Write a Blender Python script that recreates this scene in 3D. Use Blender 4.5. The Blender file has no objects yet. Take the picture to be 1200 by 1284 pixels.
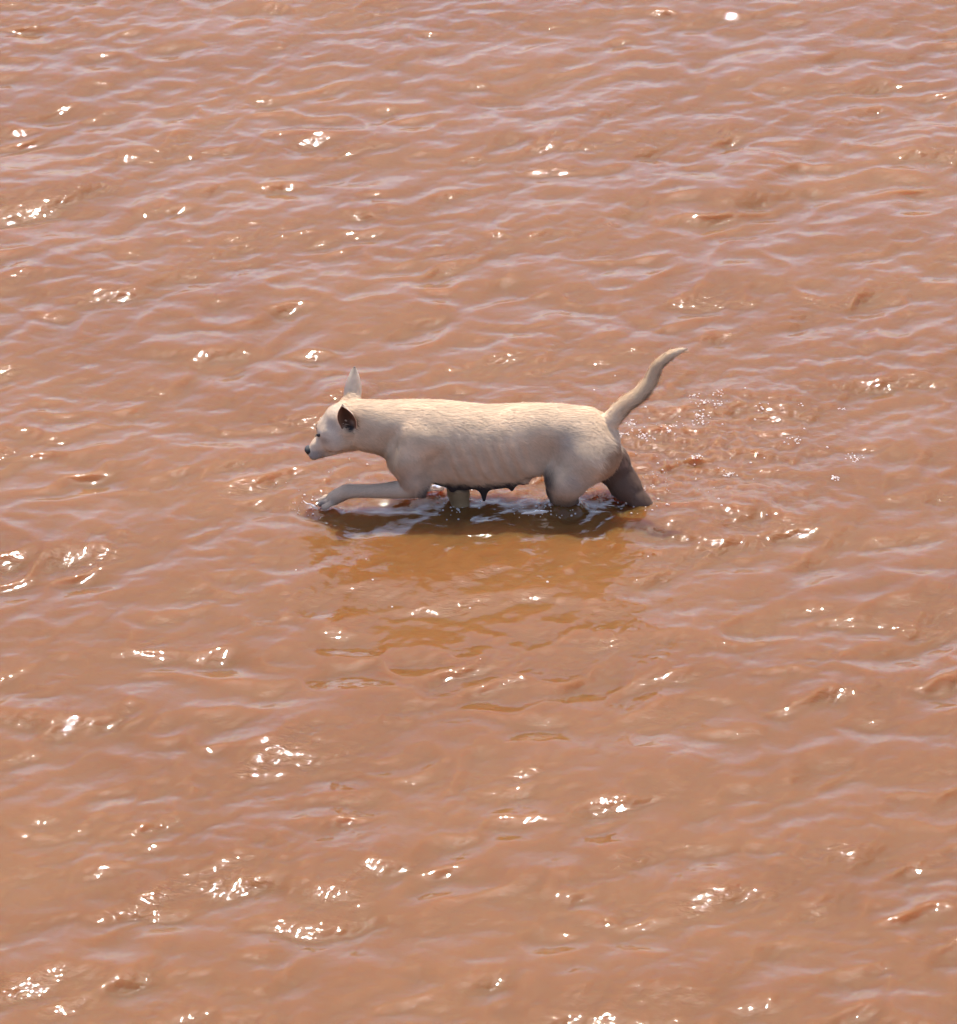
import bpy, math
import numpy as np

sc = bpy.context.scene
C = sc.collection
rng = np.random.default_rng(7)

# ------------------------------------------------------------------ camera
CAM_TARGET = np.array([0.0, -0.055, 0.0])
CAM_PITCH = math.radians(30.0)
CAM_DIST = 11.0
cam_d = bpy.data.cameras.new("camera")
cam = bpy.data.objects.new("camera", cam_d)
C.objects.link(cam)
cam.location = (CAM_TARGET[0], CAM_TARGET[1] - CAM_DIST * math.cos(CAM_PITCH), CAM_DIST * math.sin(CAM_PITCH))
cam.rotation_euler = (math.radians(90) - CAM_PITCH, 0, 0)
cam_d.sensor_width = 36.0
cam_d.lens = 158.0
cam_d.clip_start = 0.1
cam_d.clip_end = 5000.0
cam_d.dof.use_dof = True
cam_d.dof.focus_distance = CAM_DIST
cam_d.dof.aperture_fstop = 9.0
sc.camera = cam

# ------------------------------------------------------------------ light
SUN_EL = math.radians(68.0)
SUN_AZ = math.radians(3.0)          # to the right of straight ahead (+Y)
world = bpy.data.worlds.new("World")
sc.world = world
world.use_nodes = True
wn = world.node_tree
bg = wn.nodes["Background"]
sky = wn.nodes.new("ShaderNodeTexSky")
sky.sky_type = 'NISHITA'
sky.sun_disc = False
sky.sun_elevation = SUN_EL
sky.sun_rotation = SUN_AZ
sky.altitude = 0
sky.air_density = 0.65
sky.dust_density = 2.3
sky.ozone_density = 2.0
wn.links.new(sky.outputs[0], bg.inputs[0])
bg.inputs[1].default_value = 0.15

sun_d = bpy.data.lights.new("sun", 'SUN')
sun_d.energy = 2.0
sun_d.angle = math.radians(0.5)
sun_d.color = (1.0, 0.94, 0.84)
sun = bpy.data.objects.new("sun", sun_d)
C.objects.link(sun)
sun.location = (0, 5, 10)
sun.rotation_euler = (-(math.pi / 2 - SUN_EL), 0, -SUN_AZ)

sc.view_settings.view_transform = 'Standard'
sc.view_settings.look = 'None'
sc.view_settings.exposure = 1.30
sc.view_settings.gamma = 1.0
sc.view_settings.use_curve_mapping = False
sc.cycles.use_denoising = True
sc.cycles.sample_clamp_indirect = 6.0
sc.cycles.max_bounces = 10
sc.cycles.transmission_bounces = 8


# ------------------------------------------------------------------ helpers
def tag(o, label=None, cat=None, group=None, kind=None):
    for k, v in (("label", label), ("category", cat), ("group", group), ("kind", kind)):
        if v:
            o[k] = v


def mesh_object(name, verts, faces, mat, parent=None, smooth=True):
    """verts (n,3) array, faces (m,3) or (m,4) integer array"""
    me = bpy.data.meshes.new(name)
    verts = np.asarray(verts, dtype=np.float32)
    faces = np.asarray(faces, dtype=np.int32)
    n, k = faces.shape
    me.vertices.add(len(verts))
    me.vertices.foreach_set("co", verts.ravel())
    me.loops.add(n * k)
    me.loops.foreach_set("vertex_index", faces.ravel())
    me.polygons.add(n)
    me.polygons.foreach_set("loop_start", np.arange(0, n * k, k, dtype=np.int32))
    me.polygons.foreach_set("use_smooth", np.full(n, smooth, dtype=bool))
    me.update(calc_edges=True)
    me.materials.append(mat)
    o = bpy.data.objects.new(name, me)
    C.objects.link(o)
    if parent:
        o.parent = parent
    return o


def set_colour(o, name, rgb):
    a = o.data.attributes.new(name, 'FLOAT_COLOR', 'POINT')
    rgba = np.ones((len(rgb), 4), dtype=np.float32)
    rgba[:, :3] = rgb
    a.data.foreach_set("color", rgba.ravel())


def sstep(a, b, x):
    t = np.clip((x - a) / (b - a), 0, 1)
    return t * t * (3 - 2 * t)


def value_noise(p, scale, seed):
    """smooth lattice noise in -1..1 at points p (n,3)"""
    q = p * scale
    i = np.floor(q).astype(np.int64)
    f = q - i
    f = f * f * (3 - 2 * f)
    out = np.zeros(len(p))
    for dx in (0, 1):
        for dy in (0, 1):
            for dz in (0, 1):
                h = ((i[:, 0] + dx) * 73856093) ^ ((i[:, 1] + dy) * 19349663) ^ ((i[:, 2] + dz) * 83492791) ^ (seed * 2654435761)
                h = (h ^ (h >> 13)) * 1274126177 & 0x7FFFFFFF
                v = (h % 65536) / 32767.5 - 1
                w = (f[:, 0] if dx else 1 - f[:, 0]) * (f[:, 1] if dy else 1 - f[:, 1]) * (f[:, 2] if dz else 1 - f[:, 2])
                out += v * w
    return out


def new_mat(name):
    m = bpy.data.materials.new(name)
    m.use_nodes = True
    nt = m.node_tree
    b = nt.nodes["Principled BSDF"]
    return m, nt, b


# ------------------------------------------------------------------ materials
def water_material():
    m, nt, b = new_mat("muddy_water")
    N, L = nt.nodes.new, nt.links.new
    geo = N("ShaderNodeNewGeometry")
    # drifting silt clouds: slightly richer and paler mud
    mp = N("ShaderNodeMapping")
    mp.inputs["Scale"].default_value = (1.0, 1.6, 1.0)
    L(geo.outputs["Position"], mp.inputs["Vector"])
    n1 = N("ShaderNodeTexNoise")
    n1.inputs["Scale"].default_value = 1.1
    n1.inputs["Detail"].default_value = 6
    n1.inputs["Distortion"].default_value = 0.8
    L(mp.outputs[0], n1.inputs["Vector"])
    cr = N("ShaderNodeValToRGB")
    cr.color_ramp.elements[0].position = 0.35
    cr.color_ramp.elements[0].color = (0.172, 0.070, 0.019, 1)
    cr.color_ramp.elements[1].position = 0.68
    cr.color_ramp.elements[1].color = (0.198, 0.087, 0.028, 1)
    L(n1.outputs["Fac"], cr.inputs["Fac"])
    L(cr.outputs["Color"], b.inputs["Base Color"])
    b.inputs["Roughness"].default_value = 0.036
    b.inputs["IOR"].default_value = 1.333
    b.inputs["Subsurface Weight"].default_value = 1.0
    b.inputs["Subsurface Radius"].default_value = (1.0, 0.36, 0.16)
    b.inputs["Subsurface Scale"].default_value = 0.22
    # capillary ripples too fine for the mesh
    mp2 = N("ShaderNodeMapping")
    mp2.inputs["Rotation"].default_value = (0, 0, math.radians(-14))
    mp2.inputs["Scale"].default_value = (0.55, 1.0, 1.0)
    L(geo.outputs["Position"], mp2.inputs["Vector"])
    n2 = N("ShaderNodeTexNoise")
    n2.inputs["Scale"].default_value = 80
    n2.inputs["Detail"].default_value = 2
    n2.inputs["Roughness"].default_value = 0.5
    n2.inputs["Distortion"].default_value = 0.6
    L(mp2.outputs[0], n2.inputs["Vector"])
    bp = N("ShaderNodeBump")
    at = N("ShaderNodeAttribute")
    at.attribute_name = "ruffle"
    L(at.outputs["Fac"], bp.inputs["Strength"])
    bp.inputs["Distance"].default_value = 0.0023
    L(n2.outputs["Fac"], bp.inputs["Height"])
    L(bp.outputs[0], b.inputs["Normal"])
    return m


def fur_material(name, attr, rough=0.75, sheen=0.15, bump=True):
    m, nt, b = new_mat(name)
    N, L = nt.nodes.new, nt.links.new
    a = N("ShaderNodeAttribute")
    a.attribute_name = attr
    L(a.outputs["Color"], b.inputs["Base Color"])
    b.inputs["Roughness"].default_value = rough
    b.inputs["Sheen Weight"].default_value = sheen
    b.inputs["Sheen Roughness"].default_value = 0.5
    b.inputs["Specular IOR Level"].default_value = 0.15
    if bump:
        tc = N("ShaderNodeTexCoord")
        mp = N("ShaderNodeMapping")
        mp.inputs["Scale"].default_value = (60, 220, 220)
        L(tc.outputs["Object"], mp.inputs["Vector"])
        n = N("ShaderNodeTexNoise")
        n.inputs["Scale"].default_value = 1.0
        n.inputs["Detail"].default_value = 3
        L(mp.outputs[0], n.inputs["Vector"])
        bp = N("ShaderNodeBump")
        bp.inputs["Strength"].default_value = 0.12
        bp.inputs["Distance"].default_value = 0.002
        L(n.outputs["Fac"], bp.inputs["Height"])
        L(bp.outputs[0], b.inputs["Normal"])
    return m


def plain_material(name, col, rough, bump_scale=0, bump_d=0.0):
    m, nt, b = new_mat(name)
    b.inputs["Base Color"].default_value = (*col, 1)
    b.inputs["Roughness"].default_value = rough
    if bump_scale:
        n = nt.nodes.new("ShaderNodeTexNoise")
        n.inputs["Scale"].default_value = bump_scale
        bp = nt.nodes.new("ShaderNodeBump")
        bp.inputs["Distance"].default_value = bump_d
        nt.links.new(n.outputs["Fac"], bp.inputs["Height"])
        nt.links.new(bp.outputs[0], b.inputs["Normal"])
    return m


def spray_material():
    m, nt, b = new_mat("spray_water")
    b.inputs["Base Color"].default_value = (0.95, 0.80, 0.66, 1)
    b.inputs["Roughness"].default_value = 0.06
    b.inputs["IOR"].default_value = 1.333
    b.inputs["Transmission Weight"].default_value = 0.45
    return m


M_WATER = water_material()
M_SKIN = fur_material("dog_coat_skin", "coat", sheen=0.0)
M_FUR = fur_material("dog_fur", "coat", rough=0.7, sheen=0.04, bump=False)
M_NOSE = plain_material("wet_black_nose", (0.010, 0.009, 0.009), 0.45, 900, 0.0006)
M_EYE = plain_material("dark_eye", (0.015, 0.009, 0.006), 0.08)
M_LID = plain_material("dark_eyelid", (0.05, 0.035, 0.03), 0.5)
M_CLAW = plain_material("dark_claw", (0.05, 0.042, 0.04), 0.4)
M_SPRAY = spray_material()
M_FOAM = spray_material()
M_FOAM.name = "foam"
M_FOAM.node_tree.nodes["Principled BSDF"].inputs["Transmission Weight"].default_value = 0.25
M_FOAM.node_tree.nodes["Principled BSDF"].inputs["Base Color"].default_value = (0.82, 0.70, 0.60, 1)

# ------------------------------------------------------------------ water surface
TNX, TNY, DX, DY = 1600, 1260, 0.005, 0.0065         # a wave tile of 8.0 x 8.19 m
kx = np.fft.fftfreq(TNX, DX) * 2 * np.pi
ky = np.fft.rfftfreq(TNX, DX)  # placeholder, replaced below
kyv = np.fft.fftfreq(TNY, DY) * 2 * np.pi
KX, KY = np.meshgrid(kx, kyv)                          # [iy, ix]
KK = np.hypot(KX, KY)
KK[0, 0] = 1e-6
ANG = np.arctan2(KY, KX)
WIND = math.radians(-65)                              # waves run towards the camera, crests running away to the right


def band(l_lo, l_hi, slope_rms, p, spread, seed, wind=WIND):
    """height spectrum of one band of wavelengths, scaled to a root-mean-square slope"""
    r = np.random.default_rng(seed)
    k_lo, k_hi = 2 * np.pi / l_hi, 2 * np.pi / l_lo
    w = sstep(k_lo * 0.8, k_lo * 1.15, KK) * (1 - sstep(k_hi * 0.85, k_hi * 1.2, KK))
    amp = w * KK ** (-p)
    if spread > 0:
        amp = amp * (np.abs(np.cos((ANG - wind))) ** spread + 0.03)
    ph = r.normal(size=KK.shape) + 1j * r.normal(size=KK.shape)
    h = np.fft.ifft2(amp * ph)
    Hf = np.fft.fft2(h.real)
    gx = np.fft.ifft2(1j * KX * Hf).real
    gy = np.fft.ifft2(1j * KY * Hf).real
    s = slope_rms / np.sqrt((gx ** 2 + gy ** 2).mean())
    return Hf * s


def real(Hf):
    return np.fft.ifft2(Hf).real


H1 = band(0.18, 0.60, 0.078, 2.2, 1.4, 11)
H2 = band(0.07, 0.22, 0.070, 2.2, 0.8, 12)
H3 = band(0.024, 0.075, 0.080, 1.8, 0.8, 13)
H4 = band(0.017, 0.036, 0.13, 1.9, 0.6, 16)             # parasitic ripples on the steep faces
HC = band(0.08, 0.32, 0.112, 2.2, 0.8, 17)             # cusped wavelets that meet in a net of fine crests
HG = band(0.7, 2.4, 1.0, 1.5, 0.0, 18)                 # wave groups: rows of higher and lower waves
HT = band(0.020, 0.075, 0.34, 2.0, 0.0, 14)             # churned water round the dog
HP = band(0.35, 1.4, 1.0, 2.0, 0.6, 15)                # where the gusts ruffle the surface
patch = real(HP)
patch = sstep(-1.3, 1.6, patch / patch.std())

grp = real(HG)
grp = 0.55 + 0.9 * sstep(-1.4, 1.6, grp / grp.std())
zc_ = real(HC)
zc_ = -np.sqrt(zc_ ** 2 + (0.16 * zc_.std()) ** 2)
zc_ -= zc_.mean()
z1, z2, z3, zt = real(H1), real(H2) * grp + zc_ * (1.6 - 0.6 * grp), real(H3), real(HT)
CHOP1, CHOP2 = 0.9, 0.9
cx_ = np.fft.ifft2(-1j * KX / KK * (H1 * CHOP1 + H2 * CHOP2)).real
cy_ = np.fft.ifft2(-1j * KY / KK * (H1 * CHOP1 + H2 * CHOP2)).real
# ripples ride on the crests more than in the troughs
crest = sstep(-1.2, 1.8, (z1 + z2) / (z1 + z2).std())
# the steep side of each wave, in the direction it runs
gx = np.fft.ifft2(1j * KX * (H1 + H2)).real
gy = np.fft.ifft2(1j * KY * (H1 + H2)).real
face = -(gx * math.cos(WIND) + gy * math.sin(WIND))
face = sstep(0.0, 0.22, face)
z3 = z3 * (0.55 + 0.6 * patch) * (0.7 + 0.5 * crest)
ruff = np.clip(0.24 + 0.85 * face * (0.35 + 0.85 * patch), 0, 1)
z3 = z3 + real(H4) * ruff


def axis(lo, hi, step, far):
    core = np.arange(lo, hi + step / 2, step)
    up, s, v = [], step, core[-1]
    while v < far:
        s *= 1.1
        v += s
        up.append(v)
    dn, s, v = [], step, core[0]
    while v > -far:
        s *= 1.1
        v -= s
        dn.append(v)
    return np.concatenate([dn[::-1], core, up])


ax = axis(-1.70, 1.70, DX, 700.0)
ay = axis(-2.35, 3.45, DY, 700.0)


def take(A):
    """bilinear read of a periodic tile at the sheet's grid"""
    u, v = (ax / DX) % TNX, (ay / DY) % TNY
    i0, j0 = np.floor(u).astype(int) % TNX, np.floor(v).astype(int) % TNY
    fu, fv = (u - np.floor(u))[None, :], (v - np.floor(v))[:, None]
    i1, j1 = (i0 + 1) % TNX, (j0 + 1) % TNY
    a = A[j0][:, i0] * (1 - fu) + A[j0][:, i1] * fu
    b = A[j1][:, i0] * (1 - fu) + A[j1][:, i1] * fu
    return a * (1 - fv) + b * fv


sx = np.gradient(ax)[None, :]
sy = np.gradient(ay)[:, None]
sp = np.maximum(sx, sy) + 0 * sx
f1, f2, f3 = 1 - sstep(0.06, 0.16, sp), 1 - sstep(0.02, 0.06, sp), 1 - sstep(0.007, 0.02, sp)
X, Y = np.meshgrid(ax, ay)


def gauss(x0, y0, rx, ry, rot=0.0):
    c, s = math.cos(rot), math.sin(rot)
    u, v = (X - x0) * c + (Y - y0) * s, -(X - x0) * s + (Y - y0) * c
    return np.exp(-(u / rx) ** 2 - (v / ry) ** 2)


def rings(x0, y0, lam, amp, r0, decay):
    r = np.hypot(X - x0, (Y - y0))
    return amp * np.sin(2 * np.pi * (r - r0) / lam) * np.exp(-((r - r0) / decay) ** 2) * sstep(0.0, 0.05, r)


churn = np.clip(0.95 * gauss(0.56, 0.26, 0.34, 0.36, 0.3) + 0.22 * gauss(0.05, -0.28, 0.40, 0.28) + 0.55 * gauss(0.05, 0.06, 0.42, 0.12) + 0.35 * gauss(-0.34, 0.10, 0.2, 0.16), 0, 1)
calm = np.clip(0.85 * gauss(-0.02, -0.33, 0.46, 0.30), 0, 1)
Z = take(z1) * f1 * (1 - 0.45 * calm) + take(z2) * f2 * (1 - 0.25 * calm) + take(z3) * f3 * (1 - 0.25 * calm) + take(zt) * f3 * churn * 0.9
Z += rings(0.02, -0.30, 0.050, 0.0004, 0.13, 0.14) + rings(-0.20, -0.14, 0.045, 0.0004, 0.12, 0.12)
Z += rings(0.22, -0.05, 0.045, 0.0010, 0.06, 0.10) + rings(-0.37, -0.03, 0.035, 0.0009, 0.05, 0.06) + rings(-0.05, 0.0, 0.040, 0.0008, 0.05, 0.07)
for lx, ly, lr, lh in ((0.212, -0.030, 0.036, 0.006), (-0.046, -0.018, 0.028, 0.004), (0.415, -0.014, 0.026, 0.005), (-0.380, -0.030, 0.030, 0.004)):
    q = np.hypot(X - lx, Y - ly)
    Z += lh * np.exp(-((q - lr) / 0.010) ** 2) * (0.7 + 0.3 * np.sin(3 * np.arctan2(Y - ly, X - lx) + 9 * lx)) - 0.5 * lh * np.exp(-((q - lr - 0.030) / 0.016) ** 2)
# water heaped against the hind legs and the furrow they pull behind them
Z += 0.020 * gauss(0.205, -0.055, 0.060, 0.042) - 0.008 * gauss(0.43, 0.0, 0.10, 0.04)
Z += 0.008 * np.exp(-((Y + 0.02 + 0.12 * (X - 0.42)) / 0.016) ** 2) * sstep(0.40, 0.46, X) * (1 - sstep(0.55, 0.8, X))
lean = 0.6 * (take(z1) + take(z2)) * f2                 # crests lean forward: steep fronts, long backs
PX = X + take(cx_) * f2 + lean * math.cos(WIND)
PY = Y + take(cy_) * f2 + lean * math.sin(WIND)
ny, nx = X.shape
ruffle = np.clip(take(ruff) * (1 - 0.2 * calm) + 1.1 * churn, 0, 1.3)
idx = np.arange(ny * nx, dtype=np.int32).reshape(ny, nx)
quads = np.stack([idx[:-1, :-1], idx[:-1, 1:], idx[1:, 1:], idx[1:, :-1]], -1).reshape(-1, 4)
water = mesh_object("water", np.stack([PX, PY, Z], -1).reshape(-1, 3), quads, M_WATER)
ra = water.data.attributes.new("ruffle", 'FLOAT', 'POINT')
ra.data.foreach_set("value", ruffle.ravel().astype(np.float32))
tag(water, "rippled orange-brown muddy water with sun glints", kind="structure")


def water_height(x, y):
    j = np.clip(np.searchsorted(ay, y), 0, ny - 1)
    i = np.clip(np.searchsorted(ax, x), 0, nx - 1)
    return Z[j, i]


# ------------------------------------------------------------------ the dog's body: one smooth implicit surface
VOX = 0.0032
LO = np.array([-0.47, -0.135, -0.235])
HI = np.array([0.56, 0.135, 0.46])
dims = np.ceil((HI - LO) / VOX).astype(int) + 1
GX, GY, GZ = (LO[i] + np.arange(dims[i]) * VOX for i in range(3))
D = np.full(dims, 1.0, dtype=np.float32)


def window(lo, hi):
    s = []
    for i in range(3):
        a = int(np.clip(np.floor((lo[i] - LO[i]) / VOX), 0, dims[i] - 1))
        b = int(np.clip(np.ceil((hi[i] - LO[i]) / VOX) + 1, a + 1, dims[i]))
        s.append(slice(a, b))
    return tuple(s), GX[s[0]][:, None, None], GY[s[1]][None, :, None], GZ[s[2]][None, None, :]


def merge(s, d, k):
    a = D[s]
    h = np.maximum(k - np.abs(a - d), 0) / k
    D[s] = np.minimum(a, d) - h * h * k * 0.25


def cone(a, b, ra, rb, k=0.02, ys=1.0):
    """tapered rounded limb from a to b; ys > 1 narrows it sideways"""
    a, b = np.array(a, float), np.array(b, float)
    m = max(ra, rb) + k + 0.01
    s, x, y, z = window(np.minimum(a, b) - m, np.maximum(a, b) + m)
    yc = a[1]
    d = b - a
    L2 = d @ d
    t = np.clip(((x - a[0]) * d[0] + (y - a[1]) * d[1] + (z - a[2]) * d[2]) / L2, 0, 1)
    px, py, pz = x - a[0] - t * d[0], (y - a[1] - t * d[1]) * ys, z - a[2] - t * d[2]
    merge(s, (np.sqrt(px * px + py * py + pz * pz) - (ra + (rb - ra) * t)).astype(np.float32), k)


def chain(pts, k=0.02, ys=1.0):
    for p, q in zip(pts[:-1], pts[1:]):
        cone(p[:3], q[:3], p[3], q[3], k, ys)


def spline(pts, n=6):
    q = np.array(pts, float)
    q = np.vstack([2 * q[0] - q[1], q, 2 * q[-1] - q[-2]])
    out = []
    for i in range(1, len(q) - 2):
        for t in np.linspace(0, 1, n, endpoint=False):
            a, b, c, d = q[i - 1:i + 3]
            out.append(0.5 * (2 * b + (c - a) * t + (2 * a - 5 * b + 4 * c - d) * t * t + (3 * b - a - 3 * c + d) * t ** 3))
    out.append(q[-2])
    return out


def blob(c, r, k=0.02, rot=0.0, cut=False):
    """ellipsoid, turned by rot about the sideways axis"""
    c, r = np.array(c, float), np.array(r, float)
    m = r.max() + k + 0.01
    s, x, y, z = window(c - m, c + m)
    cr, sr = math.cos(rot), math.sin(rot)
    u, w = (x - c[0]) * cr + (z - c[2]) * sr, -(x - c[0]) * sr + (z - c[2]) * cr
    v = y - c[1]
    k0 = np.sqrt((u / r[0]) ** 2 + (v / r[1]) ** 2 + (w / r[2]) ** 2)
    k1 = np.sqrt((u / r[0] ** 2) ** 2 + (v / r[1] ** 2) ** 2 + (w / r[2] ** 2) ** 2) + 1e-9
    d = (k0 * (k0 - 1) / k1).astype(np.float32)
    if cut:
        a = D[s]
        h = np.maximum(k - np.abs(a + d), 0) / k
        D[s] = np.maximum(a, -d) + h * h * k * 0.25
    else:
        merge(s, d, k)


def smooth_interp(x, xs, ys):
    """monotone-ish cubic through stations"""
    xs, ys = np.array(xs), np.array(ys)
    m = np.gradient(ys, xs)
    i = np.clip(np.searchsorted(xs, x) - 1, 0, len(xs) - 2)
    h = xs[i + 1] - xs[i]
    t = np.clip((x - xs[i]) / h, 0, 1)
    return ((1 + 2 * t) * (1 - t) ** 2 * ys[i] + t * (1 - t) ** 2 * h * m[i] + t * t * (3 - 2 * t) * ys[i + 1] + t * t * (t - 1) * h * m[i + 1])


# trunk and neck: stations of (x, centre height, half height, half width)
TRUNK = [(-0.330, 0.222, 0.046, 0.034), (-0.309, 0.217, 0.058, 0.038), (-0.287, 0.213, 0.064, 0.043), (-0.264, 0.210, 0.066, 0.048),
         (-0.233, 0.203, 0.070, 0.056), (-0.202, 0.187, 0.086, 0.063), (-0.165, 0.171, 0.103, 0.070), (-0.127, 0.168, 0.105, 0.075),
         (-0.078, 0.165, 0.104, 0.079), (-0.029, 0.160, 0.103, 0.081), (0.019, 0.157, 0.101, 0.080), (0.068, 0.160, 0.100, 0.076),
         (0.113, 0.168, 0.095, 0.071), (0.156, 0.173, 0.090, 0.069), (0.204, 0.175, 0.085, 0.069), (0.243, 0.177, 0.078, 0.067),
         (0.276, 0.180, 0.070, 0.061), (0.300, 0.182, 0.056, 0.050)]
T = np.array(TRUNK)
s, x, y, z = window((T[0, 0] - 0.03, -0.12, 0.0), (T[-1, 0] + 0.03, 0.12, 0.33))
xx = x.ravel()
zc, hh, ww = (smooth_interp(xx, T[:, 0], T[:, c])[:, None, None] for c in (1, 2, 3))
# flat-sided, deep ribcage: a squarish oval
e = 2.25
rho = (np.abs(y / ww) ** e + np.abs((z - zc) / hh) ** e) ** (1 / e)
dd = (rho - 1) * np.minimum(hh, ww) * 1.05
over = np.maximum(np.maximum(T[0, 0] - x, x - T[-1, 0]), 0)
merge(s, (dd + over * 1.5).astype(np.float32), 0.001)

blob((0.297, 0, 0.172), (0.046, 0.050, 0.058), 0.02)

# head
for p, q in (((-0.334, 0, 0.225, 0.044), (-0.355, 0, 0.194, 0.0400)), ((-0.355, 0, 0.194, 0.0400), (-0.379, 0, 0.1635, 0.0250)), ((-0.379, 0, 0.1635, 0.0250), (-0.4075, 0, 0.1385, 0.0130))):
    cone(p[:3], q[:3], p[3], q[3], 0.012, 1.12)
cone((-0.318, 0, 0.170), (-0.392, 0, 0.1290), 0.027, 0.0090, 0.012, 1.1)          # lower jaw
for sd in (-1, 1):
    blob((-0.347, sd * 0.028, 0.183), (0.028, 0.014, 0.026), 0.02, 0.7)              # cheek
    blob((-0.375, sd * 0.023, 0.205), (0.014, 0.010, 0.008), 0.012, 0.9)             # brow ridge
    blob((-0.392, sd * 0.0275, 0.1975), (0.0085, 0.006, 0.0065), 0.006, 0.9, cut=True)  # eye socket
    blob((-0.396, sd * 0.010, 0.136), (0.018, 0.008, 0.011), 0.008, 0.75)            # lip
blob((-0.408, 0, 0.186), (0.015, 0.03, 0.013), 0.014, 0.9, cut=True)                 # stop between the eyes
cone((-0.322, -0.026, 0.225), (-0.316, -0.034, 0.236), 0.020, 0.012, 0.016)          # ear roots
cone((-0.318, 0.028, 0.255), (-0.310, 0.036, 0.272), 0.020, 0.016, 0.016)

blob((-0.3120, -0.050, 0.2440), (0.0165, 0.024, 0.026), 0.006, cut=True)             # hollow of the near ear

# shoulders and front legs
for sd in (-1, 1):
    blob((-0.176, sd * 0.057, 0.176), (0.038, 0.026, 0.066), 0.022, -0.35)
    blob((-0.125, sd * 0.060, 0.170), (0.05, 0.02, 0.05), 0.03)
chain([(-0.178, -0.054, 0.150, 0.040), (-0.154, -0.060, 0.088, 0.031), (-0.149, -0.062, 0.072, 0.0225)], 0.022)
blob((-0.140, -0.063, 0.066), (0.012, 0.012, 0.013), 0.012)
chain(spline([(-0.152, -0.062, 0.072, 0.0215), (-0.195, -0.060, 0.066, 0.0195), (-0.250, -0.052, 0.0580, 0.0150), (-0.300, -0.044, 0.0535, 0.0140), (-0.322, -0.040, 0.0490, 0.0152), (-0.343, -0.034, 0.0345, 0.0150), (-0.358, -0.030, 0.022, 0.0145)], 5), 0.006)
TOES = [(-0.376, -0.052, 0.0105), (-0.385, -0.0385, 0.0125), (-0.385, -0.0235, 0.0130), (-0.376, -0.0105, 0.0130)]
for (tx, ty, tz) in TOES:
    cone((-0.357, -0.030 + (ty + 0.030) * 0.55, 0.020), (tx + 0.004, ty, tz + 0.004), 0.0080, 0.0066, 0.0025)
    blob((tx - 0.001, ty, tz + 0.001), (0.0088, 0.0068, 0.0080), 0.003, 0.5)
blob((-0.335, -0.031, 0.026), (0.008, 0.008, 0.008), 0.006)                          # carpal pad
for sd in (-1, 1):
    blob((-0.114, sd * 0.089, 0.130), (0.016, 0.022, 0.050), 0.035, -0.25, cut=True)   # hollow behind the shoulder
    blob((0.165, sd * 0.086, 0.158), (0.032, 0.028, 0.054), 0.04, 0.35, cut=True)      # hollow of the flank
    blob((-0.226, sd * 0.074, 0.185), (0.016, 0.022, 0.045), 0.03, -0.4, cut=True)     # neck meets shoulder
# far front leg, standing in the water
FAR_FORE = [(-0.120, 0.050, 0.140, 0.040), (-0.068, 0.030, 0.075, 0.025), (-0.050, -0.008, 0.030, 0.0215), (-0.045, -0.020, -0.01, 0.019), (-0.045, -0.020, -0.06, 0.015), (-0.058, -0.02, -0.18, 0.014), (-0.085, -0.02, -0.205, 0.016)]
chain(FAR_FORE, 0.016)

# hind quarters
for sd in (-1, 1):
    blob((0.262, sd * 0.044, 0.160), (0.066, 0.034, 0.066), 0.024, 0.5)
NEAR_HIND = [(0.262, -0.046, 0.150, 0.062), (0.214, -0.060, 0.092, 0.046), (0.205, -0.042, 0.055, 0.0345), (0.210, -0.024, 0.018, 0.0285), (0.240, -0.022, -0.060, 0.022), (0.272, -0.03, -0.115, 0.016), (0.252, -0.03, -0.195, 0.014), (0.228, -0.03, -0.21, 0.016)]
chain(NEAR_HIND, 0.022)
blob((0.300, -0.036, 0.140), (0.036, 0.026, 0.052), 0.028, -0.55)
FAR_HIND = [(0.272, 0.040, 0.150, 0.055), (0.322, 0.036, 0.088, 0.044), (0.359, 0.018, 0.036, 0.0335), (0.394, -0.006, 0.006, 0.0195), (0.440, -0.026, -0.020, 0.0085), (0.462, -0.028, -0.10, 0.012), (0.45, -0.028, -0.19, 0.012)]
chain(FAR_HIND, 0.016)
blob((0.376, 0.008, 0.036), (0.016, 0.012, 0.014), 0.016, -0.8)

# tail
TAIL = spline([(0.305, 0, 0.212, 0.022), (0.3285, 0, 0.234, 0.0185), (0.3525, 0, 0.2655, 0.0165), (0.3890, 0, 0.2965, 0.0155), (0.4150, 0, 0.334, 0.0130), (0.4317, 0, 0.374, 0.0108), (0.4581, 0, 0.402, 0.0078), (0.4800, 0, 0.4150, 0.0042), (0.497, 0, 0.4215, 0.0012)])
chain(TAIL, 0.006)

# udder and teats
blob((0.015, 0.0, 0.066), (0.075, 0.046, 0.020), 0.02)
blob((-0.060, 0.0, 0.067), (0.05, 0.040, 0.014), 0.02)
blob((0.085, 0.0, 0.072), (0.04, 0.035, 0.012), 0.02)
TEATS = [(0.0125, -0.032, 0.056, 0.021, 0.0115), (-0.066, -0.034, 0.062, 0.049, 0.0085), (0.081, -0.030, 0.066, 0.047, 0.0075), (0.110, -0.028, 0.076, 0.066, 0.006),
         (0.02, 0.032, 0.056, 0.030, 0.010), (-0.055, 0.032, 0.060, 0.049, 0.008), (0.085, 0.028, 0.064, 0.050, 0.007)]
for (tx, ty, z0, z1_, r) in TEATS:
    cone((tx, ty, z0), (tx + 0.001, ty, z1_), r, r * 0.40, 0.014)

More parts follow.
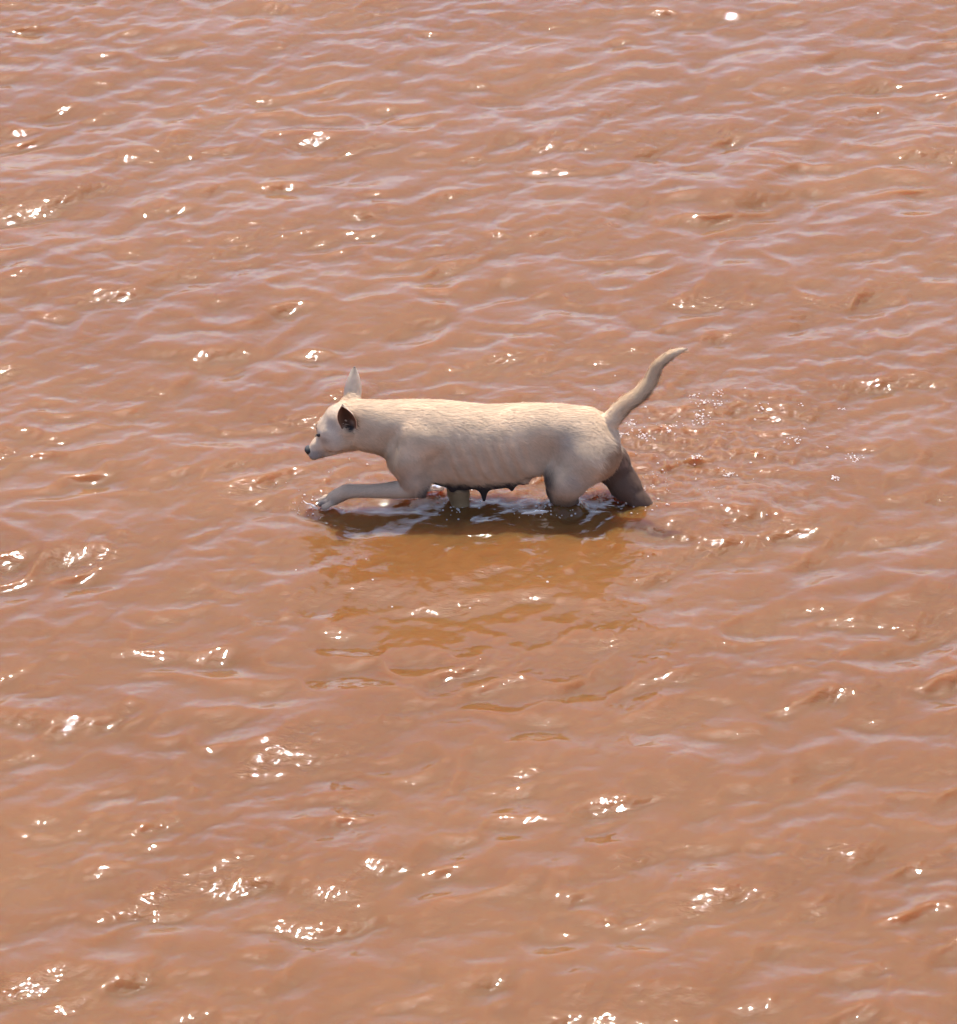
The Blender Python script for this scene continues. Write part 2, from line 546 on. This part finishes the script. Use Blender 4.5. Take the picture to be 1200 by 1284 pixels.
# ribs, hip bone and loin worked in as soft relief
gx_, gy_, gz_ = GX[:, None, None], GY[None, :, None], GZ[None, None, :]
rib = np.cos((gx_ + 0.35 * (gz_ - 0.16)) * 2 * np.pi / 0.031) * sstep(-0.10, -0.06, gx_) * (1 - sstep(0.09, 0.14, gx_)) * sstep(0.09, 0.12, gz_) * (1 - sstep(0.19, 0.23, gz_)) * sstep(0.03, 0.055, np.abs(gy_))
D -= (0.0030 * rib).astype(np.float32)
del rib


def surface_nets(D):
    inside = D < 0
    n0, n1, n2 = D.shape
    cnt = np.zeros((n0 - 1, n1 - 1, n2 - 1), np.int8)
    for a in (0, 1):
        for b in (0, 1):
            for c in (0, 1):
                cnt += inside[a:n0 - 1 + a, b:n1 - 1 + b, c:n2 - 1 + c]
    act = (cnt > 0) & (cnt < 8)
    ci = np.argwhere(act)
    vid = np.full(act.shape, -1, np.int64)
    vid[act] = np.arange(len(ci))
    acc = np.zeros((len(ci), 3))
    num = np.zeros(len(ci))
    corners = [(a, b, c) for a in (0, 1) for b in (0, 1) for c in (0, 1)]
    val = {q: D[ci[:, 0] + q[0], ci[:, 1] + q[1], ci[:, 2] + q[2]].astype(float) for q in corners}
    for q in corners:
        for axx in range(3):
            if q[axx] == 0:
                r = list(q)
                r[axx] = 1
                va, vb = val[q], val[tuple(r)]
                m = (va < 0) != (vb < 0)
                t = np.where(m, va / np.where(m, va - vb, 1), 0)
                p = np.tile(np.array(q, float), (len(ci), 1))
                p[:, axx] = t
                acc += p * m[:, None]
                num += m
    V = LO + (ci + acc / num[:, None]) * VOX
    F = []
    for axx in range(3):
        u, v = (axx + 1) % 3, (axx + 2) % 3
        sl0 = [slice(None)] * 3
        sl1 = [slice(None)] * 3
        sl0[axx], sl1[axx] = slice(0, -1), slice(1, None)
        a, b = inside[tuple(sl0)], inside[tuple(sl1)]
        e = np.argwhere(a != b)
        ok = (e[:, u] > 0) & (e[:, v] > 0) & (e[:, u] < D.shape[u] - 1) & (e[:, v] < D.shape[v] - 1)
        e = e[ok]
        flip = a[e[:, 0], e[:, 1], e[:, 2]]
        q = []
        for du, dv in ((-1, -1), (0, -1), (0, 0), (-1, 0)):
            c = e.copy()
            c[:, u] += du
            c[:, v] += dv
            q.append(vid[c[:, 0], c[:, 1], c[:, 2]])
        q = np.stack(q, -1)
        q[~flip] = q[~flip][:, ::-1]
        F.append(q)
    return V, np.concatenate(F)


BV, BF = surface_nets(D)
# light relaxation takes the voxel steps out
edges = np.concatenate([BF[:, [0, 1]], BF[:, [1, 2]], BF[:, [2, 3]], BF[:, [3, 0]]])
deg = np.bincount(edges.ravel(), minlength=len(BV))[:, None]
for it in range(4):
    acc = np.zeros_like(BV)
    for c in range(3):
        acc[:, c] = np.bincount(edges[:, 0], BV[edges[:, 1], c], len(BV)) + np.bincount(edges[:, 1], BV[edges[:, 0], c], len(BV))
    BV = BV + (0.5 if it % 2 == 0 else -0.52) * (acc / deg - BV)
fn = np.cross(BV[BF[:, 2]] - BV[BF[:, 0]], BV[BF[:, 3]] - BV[BF[:, 1]])
BN = np.zeros_like(BV)
for c in range(4):
    for a in range(3):
        BN[:, a] += np.bincount(BF[:, c], fn[:, a], len(BV))
BN /= np.linalg.norm(BN, axis=1)[:, None] + 1e-12


# ------------------------------------------------------------------ coat colours (pigment, wet mud, bare skin, painted shade on the far hind leg)
def mix(c, d, w):
    return c * (1 - w[:, None]) + np.array(d) * w[:, None]


def limb_gap(p, pts):
    """distance from points to the skin of a tapered limb"""
    best = np.full(len(p), 9.0)
    for q0, q1 in zip(pts[:-1], pts[1:]):
        a, b = np.array(q0[:3]), np.array(q1[:3])
        d = b - a
        t = np.clip(((p - a) @ d) / (d @ d), 0, 1)
        best = np.minimum(best, np.linalg.norm(p - a - t[:, None] * d, axis=1) - (q0[3] + (q1[3] - q0[3]) * t))
    return best


THIGH = NEAR_HIND[:3] + [(0.300, -0.034, 0.145, 0.040)]


def coat(p, nrm):
    x, y, z = p.T
    n1, n2 = value_noise(p, 28, 3), value_noise(p, 75, 4)
    n3 = value_noise(p * np.array([0.35, 1, 1]), 150, 5)
    c = np.tile(np.array([0.72, 0.52, 0.34]), (len(p), 1))
    c *= (1 + 0.05 * n1 + 0.05 * n2 + 0.06 * n3)[:, None]
    body = (x > -0.20) & (x < 0.36) & (z < 0.32)
    # flanks a little greyer and dustier than the back
    c = mix(c, (0.62, 0.455, 0.315), sstep(0.24, 0.14, z + 0.012 * n1) * 0.55 * body)
    # dusty smudges on the shoulder, loin and thigh
    sm = np.clip(0.5 + 0.9 * value_noise(p * np.array([0.7, 1, 1]), 19, 8) + 0.35 * n2, 0, 1)
    c = mix(c, (0.37, 0.285, 0.225), body * sm * (0.85 * np.exp(-((x + 0.175) / 0.05) ** 2 - ((z - 0.125) / 0.035) ** 2) + 0.75 * np.exp(-((x - 0.20) / 0.05) ** 2 - ((z - 0.205) / 0.03) ** 2) + 0.75 * np.exp(-((x - 0.23) / 0.045) ** 2 - ((z - 0.115) / 0.03) ** 2)))
    c *= (1 + 0.10 * value_noise(p * np.array([0.4, 1, 0.7]), 60, 9) * body)[:, None]
    # neck and throat warmer, throat ochre
    c = mix(c, (0.40, 0.235, 0.12), sstep(0.178, 0.155, z + 0.008 * n2) * sstep(-0.335, -0.31, x) * sstep(-0.20, -0.23, x) * 0.8)
    c = mix(c, (0.55, 0.40, 0.265), sstep(-0.32, -0.29, x) * sstep(-0.17, -0.22, x) * 0.45 * (0.6 + 0.4 * n1))
    # bare dark belly, udder and teats
    bl = sstep(0.088, 0.066, z + 0.006 * n2 + 0.004 * n1) * sstep(-0.145, -0.125, x) * sstep(0.185, 0.165, x)
    bl = np.maximum(bl, sstep(-0.55, -0.8, nrm[:, 2]) * sstep(-0.13, -0.11, x) * sstep(0.18, 0.16, x) * sstep(0.12, 0.10, z))
    # the groin fold
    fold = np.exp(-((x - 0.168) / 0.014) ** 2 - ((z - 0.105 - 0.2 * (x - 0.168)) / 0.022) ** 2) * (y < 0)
    fore = (x < -0.125) & (z < 0.115) & (y < 0)
    # front leg: thin greyish coat, dark elbow
    c = mix(c, (0.56, 0.40, 0.275), sstep(0.135, 0.085, z + 0.01 * n1) * (x < -0.12) * (x > -0.42) * (y < -0.02))
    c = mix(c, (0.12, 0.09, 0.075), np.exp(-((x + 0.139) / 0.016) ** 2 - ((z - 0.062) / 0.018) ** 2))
    c = mix(c, (0.22, 0.175, 0.15), sstep(0.045, 0.030, z) * (x < -0.20) * (x > -0.36) * 0.3)
    toe = sstep(-0.368, -0.383, x) * (z < 0.06)
    c = mix(c, (0.20, 0.165, 0.15), toe * (0.45 + 0.3 * n2))
    # dark clefts between the toes
    for ty in (-0.045, -0.031, -0.017):
        c = mix(c, (0.06, 0.045, 0.04), np.exp(-((y - ty) / 0.0026) ** 2) * sstep(-0.360, -0.370, x) * (z < 0.06) * 0.55)
    # far front leg, wet and muddy
    ff = sstep(0.012, 0.004, limb_gap(p, FAR_FORE[1:])) * sstep(0.085, 0.065, z)
    
    # near hind leg, wet towards the waterline
    hl = (x > 0.15) & (x < 0.27) & (y < 0)
    c = mix(c, (0.40, 0.30, 0.22), sstep(0.12, 0.06, z + 0.008 * n1) * hl * 0.8)
    c = mix(c, (0.21, 0.135, 0.085), sstep(0.070, 0.030, z + 0.006 * n2) * hl * 0.85)
    # rusty breeches at the back of the thigh
    c = mix(c, (0.34, 0.185, 0.095), sstep(0.275, 0.315, x + 0.3 * (0.14 - z) + 0.01 * n1) * sstep(0.20, 0.17, z) * sstep(0.075, 0.10, z) * (y < 0.02) * 0.8)
    # far hind leg: wet coat, with the shade on it painted in dark
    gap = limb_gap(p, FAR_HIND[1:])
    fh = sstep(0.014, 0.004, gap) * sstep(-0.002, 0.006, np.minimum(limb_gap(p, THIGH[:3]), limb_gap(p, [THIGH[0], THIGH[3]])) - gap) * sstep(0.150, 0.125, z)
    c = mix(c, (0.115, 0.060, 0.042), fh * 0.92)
    # tail: tawny, darker underneath
    tl = sstep(0.215, 0.245, z) * sstep(0.325, 0.345, x)
    c = mix(c, (0.66, 0.455, 0.275), tl * 0.85)
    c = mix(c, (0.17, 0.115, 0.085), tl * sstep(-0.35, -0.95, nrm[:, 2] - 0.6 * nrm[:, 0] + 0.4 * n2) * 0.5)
    c = mix(c, (0.72, 0.54, 0.36), tl * sstep(0.455, 0.475, x) * 0.8)
    # head
    hd = sstep(-0.325, -0.345, x) * (z > 0.09)
    c = mix(c, (0.66, 0.51, 0.38), hd * 0.7)
    c = mix(c, (0.48, 0.38, 0.30), hd * np.exp(-((x + 0.362) / 0.022) ** 2 - ((z - 0.232) / 0.018) ** 2) * 0.6)
    c = mix(c, (0.30, 0.18, 0.12), hd * np.exp(-((x + 0.374) / 0.010) ** 2 - ((z - 0.190) / 0.009) ** 2) * 0.5)
    mz = sstep(0.158, 0.140, z - 0.4 * (x + 0.40)) * sstep(-0.36, -0.40, x)
    c = mix(c, (0.27, 0.225, 0.20), hd * mz * 0.75)
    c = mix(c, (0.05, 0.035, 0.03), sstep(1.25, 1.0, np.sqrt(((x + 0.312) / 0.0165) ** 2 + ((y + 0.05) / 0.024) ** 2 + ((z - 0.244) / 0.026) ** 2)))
    c = mix(c, (0.05, 0.04, 0.04), hd * np.exp(-((z - (0.122 - 0.15 * (x + 0.40))) / 0.0028) ** 2) * sstep(-0.372, -0.385, x))
    c = mix(c, (0.042, 0.030, 0.028), np.clip(bl, 0, 1) * (1 - ff))
    c = mix(c, (0.33, 0.19, 0.085), ff * 0.92)
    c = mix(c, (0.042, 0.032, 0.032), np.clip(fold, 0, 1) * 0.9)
    return np.clip(c, 0.01, 0.9)


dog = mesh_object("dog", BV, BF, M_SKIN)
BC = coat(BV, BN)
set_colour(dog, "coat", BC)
tag(dog, "cream short-haired dog with dark udder and raised tail wading through muddy water", "dog")

# ------------------------------------------------------------------ fur: short tapering strands lying along the coat
area = 0.5 * np.linalg.norm(fn, axis=1)
fc = BV[BF].mean(1)
dens = np.ones(len(BF))
fcol = coat(fc, fn / (np.linalg.norm(fn, axis=1)[:, None] + 1e-12))
bare = fcol.mean(1) < 0.09
dens[bare] = 0.0
dens[fc[:, 2] < -0.01] = 0
dens[(fc[:, 1] > 0.05) & (fc[:, 2] < 0.2)] *= 0.4
dens[(fc[:, 0] < -0.372) & (fc[:, 2] < 0.06)] = 0.15
eye_c = np.array([-0.3895, -0.0245, 0.1985])
dens[np.linalg.norm(fc - eye_c, axis=1) < 0.011] = 0
dens[np.linalg.norm(fc - np.array([-0.415, 0, 0.140]), axis=1) < 0.014] = 0
NF = 110000
pr = area * dens
pick = rng.choice(len(BF), NF, p=pr / pr.sum())
wq = rng.dirichlet((1, 1, 1, 1), NF)
P = (BV[BF[pick]] * wq[:, :, None]).sum(1)
Nn = (BN[BF[pick]] * wq[:, :, None]).sum(1)
Nn /= np.linalg.norm(Nn, axis=1)[:, None]
x, y, z = P.T
fd = np.tile(np.array([1.0, 0.0, -0.30]), (NF, 1))
head_ = x < -0.33
fd[head_] = (0.65, 0.0, 0.60)
flank = (x > -0.2) & (x < 0.3) & (z < 0.2)
fd[flank] = (0.85, 0, -0.6)
fleg = (x < -0.15) & (z < 0.09)
fd[fleg] = (-1.0, 0, -0.25)
hleg = (x > 0.15) & (x < 0.28) & (z < 0.09) & (y < 0)
fd[hleg] = (0.25, 0, -1)
fd[(x > 0.28) & (z < 0.17)] = (0.55, 0, -0.9)
on_tail = (z > 0.222) & (x > 0.325)
tq = np.array([q[:3] for q in TAIL])
near = np.argmin(((P[on_tail][:, None, :] - tq[None]) ** 2).sum(-1), 1)
fd[on_tail] = np.gradient(tq, axis=0)[near] / np.linalg.norm(np.gradient(tq, axis=0)[near], axis=1)[:, None]
fd[(x < -0.015) & (x > -0.11) & (z < 0.06) & (y > 0)] = (0, 0, -1)
fd += rng.normal(0, 0.20, fd.shape)
swirl = np.stack([value_noise(P, 22, 21), 0 * x, value_noise(P, 22, 22)], -1)
fd += 0.35 * swirl
fd -= (fd * Nn).sum(1)[:, None] * Nn
fd /= np.linalg.norm(fd, axis=1)[:, None] + 1e-9
ln = rng.uniform(0.009, 0.016, NF)
ln[head_] *= 0.55
ln[fleg | hleg] *= 0.6
tail_ = (z > 0.225) & (x > 0.33)
ln[tail_] *= 1.35
ln[tail_ & (Nn[:, 2] < 0.1)] *= 1.3
ln[(x > 0.25) & (z < 0.17) & (z > 0.09) & (y < 0.02)] *= 1.35
ln[(x > -0.32) & (x < -0.2) & (z < 0.17)] *= 1.2
ln[on_tail] *= 1.0 - 0.55 * (near / len(tq)) ** 2
lift = rng.uniform(0.06, 0.34, NF)[:, None]
guard = rng.random(NF) < 0.06
ln[guard] *= 1.5
clump = value_noise(P, 120, 23)
lift = lift + 0.06 * clump[:, None]
side = np.cross(fd, Nn)
wd = rng.uniform(0.0004, 0.0008, NF)[:, None]
root = P - Nn * 0.0006
mid = P + (fd * 0.55 + Nn * lift * 0.55) * ln[:, None]
tip = P + (fd * 1.0 + Nn * lift * 0.75 + np.array([0, 0, -0.10])) * ln[:, None]
FV = np.stack([root - side * wd, root + side * wd, mid + side * wd * 0.8, mid - side * wd * 0.8, tip], 1).reshape(-1, 3)
b0 = np.arange(NF)[:, None] * 5
FF = np.concatenate([b0 + np.array([[0, 1, 2]]), b0 + np.array([[0, 2, 3]]), b0 + np.array([[3, 2, 4]])])
fur = mesh_object("fur", FV, FF, M_FUR, dog)
tone = rng.normal(1.0, 0.05, NF) + 0.09 * value_noise(P * np.array([0.3, 1, 0.6]), 110, 24) + 0.04 * clump
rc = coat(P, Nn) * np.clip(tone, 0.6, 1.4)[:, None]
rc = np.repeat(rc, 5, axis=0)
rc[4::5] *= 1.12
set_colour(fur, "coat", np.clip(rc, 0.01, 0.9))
try:
    nn = np.repeat(Nn, 5, axis=0) + np.repeat(fd, 5, axis=0) * 0.12
    nn /= np.linalg.norm(nn, axis=1)[:, None]
    fur.data.normals_split_custom_set_from_vertices(nn.astype(float).tolist())
except Exception as ex:
    print("fur normals:", ex)
tag(fur, kind="stuff")


# ------------------------------------------------------------------ ears
def ear(base, axis_v, open_v, length, width, depth, inner, rim, outer):
    a = np.array(axis_v, float)
    a /= np.linalg.norm(a)
    o = np.array(open_v, float)
    o -= (o @ a) * a
    o /= np.linalg.norm(o)
    l = np.cross(a, o)
    ns, ntt = 22, 17
    sv = np.linspace(-0.22, 1.0, ns)
    tv = np.linspace(-1, 1, ntt)
    S_, T_ = np.meshgrid(sv, tv, indexing='ij')
    sc_ = np.clip(S_, 0, 1)
    half = width * np.where(S_ < 0, 0.86 + 0.6 * S_, (0.86 + 0.62 * sc_ - 1.48 * sc_ ** 1.9)) + 0.0008
    half = np.maximum(half, 0.0009)
    cup = depth * (1 - 0.6 * sc_) * np.where(S_ < 0, 1 + 1.2 * S_, 1)
    mid_ = np.array(base) + S_[..., None] * length * a + l * (half * T_ * (1 - 0.10 * T_ * T_))[..., None] + o * ((T_ ** 2 - 1) * cup + 0.010 * sc_ ** 2)[..., None]
    # normals of the shell
    du = np.gradient(mid_, axis=0)
    dv = np.gradient(mid_, axis=1)
    nv = np.cross(du, dv)
    nv /= np.linalg.norm(nv, axis=-1)[..., None] + 1e-12
    if (nv[ns // 2, ntt // 2] @ o) < 0:
        nv = -nv
    th = 0.0016 * (1 - 0.5 * np.abs(T_) ** 6)[..., None]
    A, B = mid_ + nv * th, mid_ - nv * th
    V = np.concatenate([A.reshape(-1, 3), B.reshape(-1, 3)])
    n = ns * ntt
    g = np.arange(n).reshape(ns, ntt)
    q = np.stack([g[:-1, :-1], g[1:, :-1], g[1:, 1:], g[:-1, 1:]], -1).reshape(-1, 4)
    q2 = q[:, ::-1] + n
    loop = np.concatenate([g[:, 0], g[-1, 1:], g[-2::-1, -1], g[0, -2:0:-1]])
    nxt = np.roll(loop, -1)
    w = np.stack([loop, nxt, nxt + n, loop + n], -1)
    Fq = np.concatenate([q, q2, w])
    edge = np.abs(T_).ravel() ** 3
    ci = np.array(inner)[None] * (1 - edge[:, None]) + np.array(rim)[None] * edge[:, None]
    # hair at the entrance of the ear is pale
    ent = np.exp(-((S_ + 0.05) / 0.12) ** 2 - ((T_ - 0.35) / 0.4) ** 2).ravel()[:, None] * (0.5 + 0.5 * value_noise(A.reshape(-1, 3), 260, 31))[:, None]
    ci = ci * (1 - 0.45 * ent) + np.array(outer)[None] * 0.45 * ent
    co = np.tile(np.array(outer), (n, 1)) * (1 - 0.35 * sstep(0.7, 1.0, S_).ravel()[:, None])
    col = np.concatenate([ci, co]) * (1 + 0.12 * value_noise(V, 160, 30))[:, None]
    e_ = mesh_object("ear", V, Fq, M_EAR, dog)
    set_colour(e_, "coat", np.clip(col, 0.008, 0.9))
    return e_


M_EAR = fur_material("ear_skin", "coat", rough=0.7, sheen=0.0)
_b = M_EAR.node_tree.nodes["Principled BSDF"]
_b.inputs["Subsurface Weight"].default_value = 0.6
_b.inputs["Subsurface Radius"].default_value = (1.0, 0.45, 0.3)
_b.inputs["Subsurface Scale"].default_value = 0.004
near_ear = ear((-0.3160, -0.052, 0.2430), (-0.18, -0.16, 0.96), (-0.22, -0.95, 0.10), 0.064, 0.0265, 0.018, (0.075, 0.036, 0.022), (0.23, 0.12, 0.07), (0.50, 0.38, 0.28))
near_ear["label"] = "near ear with dark brown inside turned to the viewer"
far_ear = ear((-0.3080, 0.036, 0.268), (0.11, 0.20, 0.96), (-0.22, 0.97, -0.1), 0.078, 0.0255, 0.012, (0.22, 0.15, 0.11), (0.38, 0.28, 0.20), (0.56, 0.43, 0.31))
far_ear["label"] = "pale far ear standing upright"


# ------------------------------------------------------------------ eyes, nose, claws
def ball(name, c, r, mat, seg=20, rot=0.0, parent=None, rough=0.0):
    u = np.linspace(0, 2 * np.pi, seg, endpoint=False)
    v = np.linspace(0, np.pi, seg // 2 + 1)
    pts, faces = [], []
    for i, b in enumerate(v):
        for a in u:
            pts.append((math.sin(b) * math.cos(a), math.sin(b) * math.sin(a), math.cos(b)))
    p = np.array(pts)
    if rough:
        p = p * (1 + rough * value_noise(p + np.array(c) * 50, 2.2, 40))[:, None]
    p = p * np.array(r)
    cr, sr = math.cos(rot), math.sin(rot)
    p = np.stack([p[:, 0] * cr - p[:, 2] * sr, p[:, 1], p[:, 0] * sr + p[:, 2] * cr], -1)
    for i in range(len(v) - 1):
        for j in range(seg):
            k = (j + 1) % seg
            faces.append((i * seg + j, (i + 1) * seg + j, (i + 1) * seg + k, i * seg + k))
    return mesh_object(name, p + np.array(c), faces, mat, parent)


for sd in (-1, 1):
    ball("eye", (-0.3885, sd * 0.0235, 0.1975), (0.0056, 0.0050, 0.0042), M_EYE, parent=dog)
    # lid: a thick dark crescent above the eyeball
    t = np.linspace(math.radians(-25), math.radians(205), 18)
    pv, pf = [], []
    for i, a in enumerate(t):
        cpt = np.array([-0.3885 + 0.0068 * math.cos(a), sd * 0.0262, 0.1970 + 0.0050 * math.sin(a)])
        rr = 0.0013 * (0.4 + 0.6 * math.sin(max(0.0, min(math.pi, a)))) + 0.0004
        for j in range(6):
            b = j * math.pi / 3
            pv.append(cpt + rr * np.array([math.cos(b) * math.cos(a), math.sin(b), math.cos(b) * math.sin(a)]))
    for i in range(len(t) - 1):
        for j in range(6):
            k = (j + 1) % 6
            pf.append((i * 6 + j, i * 6 + k, (i + 1) * 6 + k, (i + 1) * 6 + j))
    mesh_object("eyelid", pv, pf, M_LID, dog)

nose = ball("nose", (-0.4140, 0, 0.1430), (0.0105, 0.0125, 0.0115), M_NOSE, 20, 0.7, dog, 0.10)
for (tx, ty, tz) in TOES:
    d_ = np.array([-1.0, (ty + 0.030) * 8, -0.35])
    d_ /= np.linalg.norm(d_)
    s_ = np.cross(d_, (0, 0, 1))
    s_ /= np.linalg.norm(s_)
    up = np.cross(s_, d_)
    p0 = np.array([tx - 0.0055, ty, tz + 0.001])
    pv, pf = [], []
    for i in range(5):
        f = i / 4
        c_ = p0 + d_ * 0.011 * f - up * 0.004 * f * f
        rr = 0.0019 * (1 - f) + 0.0003
        for j in range(6):
            b = j * math.pi / 3
            pv.append(c_ + rr * (math.cos(b) * s_ + math.sin(b) * up))
    for i in range(4):
        for j in range(6):
            k = (j + 1) % 6
            pf.append((i * 6 + j, i * 6 + k, (i + 1) * 6 + k, (i + 1) * 6 + j))
    mesh_object("claw", pv, pf, M_CLAW, dog)

# ------------------------------------------------------------------ splashes and bubbles
ICO = None


def ico():
    import bmesh
    bm = bmesh.new()
    bmesh.ops.create_icosphere(bm, subdivisions=2, radius=1.0)
    v = np.array([q.co[:] for q in bm.verts])
    f = np.array([[w.index for w in q.verts] for q in bm.faces])
    bm.free()
    return v, f


IV, IF = ico()


def lumps(name, items, mat, seed):
    """many small drops in one mesh; items: (x, y, z, rx, ry, rz)"""
    Vs, Fs = [], []
    for i, (a, b, c, rx, ry, rz) in enumerate(items):
        v = IV * (1 + 0.12 * value_noise(IV + i * 3.1, 1.6, seed))[:, None] * np.array([rx, ry, rz]) + np.array([a, b, c])
        Vs.append(v)
        Fs.append(IF + i * len(IV))
    return mesh_object(name, np.concatenate(Vs), np.concatenate(Fs), mat)


def sheet(name, a, b, width, height, seed, label):
    """a thrown tongue of water: ragged, lumpy, thin at its end"""
    a, b = np.array(a, float), np.array(b, float)
    d = b - a
    L = np.linalg.norm(d)
    d /= L
    s_ = np.cross(d, (0, 0, 1))
    s_ /= np.linalg.norm(s_)
    up = np.array([0, 0, 1.0])
    n, m = 26, 12
    pv, pf = [], []
    for i in range(n):
        f = i / (n - 1)
        env = math.sin(math.pi * min(1, 0.12 + f * 0.88)) ** 0.7 * (1 - 0.65 * f) + 0.02
        for j in range(m):
            bb = 2 * math.pi * j / m
            pv.append(a + d * L * f + s_ * width * env * math.cos(bb) + up * (height * env * math.sin(bb) + 0.3 * height * math.sin(math.pi * f)))
    pv = np.array(pv)
    pv += 0.0035 * np.stack([value_noise(pv, 90, seed), value_noise(pv, 90, seed + 1), value_noise(pv, 90, seed + 2)], -1)
    for i in range(n - 1):
        for j in range(m):
            k = (j + 1) % m
            pf.append((i * m + j, i * m + k, (i + 1) * m + k, (i + 1) * m + j))
    o = mesh_object(name, pv, pf, M_SPRAY)
    tag(o, label, "splash", kind="stuff")
    return o


sheet("splash", (-0.394, -0.046, 0.004), (-0.432, -0.034, 0.020), 0.006, 0.0025, 51, "thin tongue of water thrown ahead of the lifted front paw")
sheet("splash", (0.176, -0.072, 0.010), (0.105, -0.080, 0.006), 0.010, 0.006, 54, "smooth streak of water pushed ahead of the near hind leg")
sheet("splash", (-0.085, 0.045, 0.012), (-0.150, 0.03, 0.010), 0.016, 0.010, 57, "clear bow wave breaking in front of the far front leg")

items = []
for cx0, cy0, sx0, sy0, zz, n in ((0.44, 0.08, 0.10, 0.08, 0.02, 40), (-0.40, -0.03, 0.03, 0.03, 0.012, 26), (-0.10, 0.05, 0.06, 0.03, 0.02, 40), (0.16, -0.08, 0.05, 0.02, 0.012, 24), (-0.30, 0.10, 0.10, 0.06, 0.008, 10)):
    for _ in range(n):
        r = rng.uniform(0.0007, 0.0019)
        px, py = rng.normal(cx0, sx0), rng.normal(cy0, sy0)
        items.append((px, py, water_height(px, py) + abs(rng.normal(0, zz)), r, r, r * rng.uniform(0.9, 1.4)))
o = lumps("spray_drops", items, M_SPRAY, 61)
tag(o, "fine drops of water flung up round the dog's legs", "spray", kind="stuff")

items = []
for cx0, cy0, sx0, sy0, n in ((0.46, 0.20, 0.22, 0.18, 50), (-0.02, 0.10, 0.22, 0.05, 24), (0.05, -0.32, 0.30, 0.18, 10), (0.21, -0.06, 0.035, 0.02, 22), (0.42, -0.03, 0.03, 0.02, 22), (-0.05, -0.03, 0.025, 0.02, 18), (-0.40, -0.03, 0.02, 0.02, 14)):
    for _ in range(n):
        r = rng.uniform(0.0012, 0.0036)
        px, py = rng.normal(cx0, sx0), rng.normal(cy0, sy0)
        items.append((px, py, water_height(px, py) + 0.1 * r, r, r, r * 0.8))
for _ in range(26):                                      # little rafts of foam in the wake
    fx, fy = rng.uniform(0.30, 0.95), rng.uniform(0.02, 0.62)
    if _ > 20:
        fx, fy = rng.uniform(-0.3, 0.5), rng.uniform(0.1, 0.5)
    w = rng.uniform(0.006, 0.016)
    for _k in range(int(rng.uniform(8, 22))):
        r = rng.uniform(0.0012, 0.0032)
        px, py = rng.normal(fx, w), rng.normal(fy, w * 0.8)
        items.append((px, py, water_height(px, py), r, r, r * 0.7))
o = lumps("foam_bubbles", items, M_FOAM, 67)
tag(o, "small bubbles floating on the churned muddy water", "bubbles", kind="stuff")
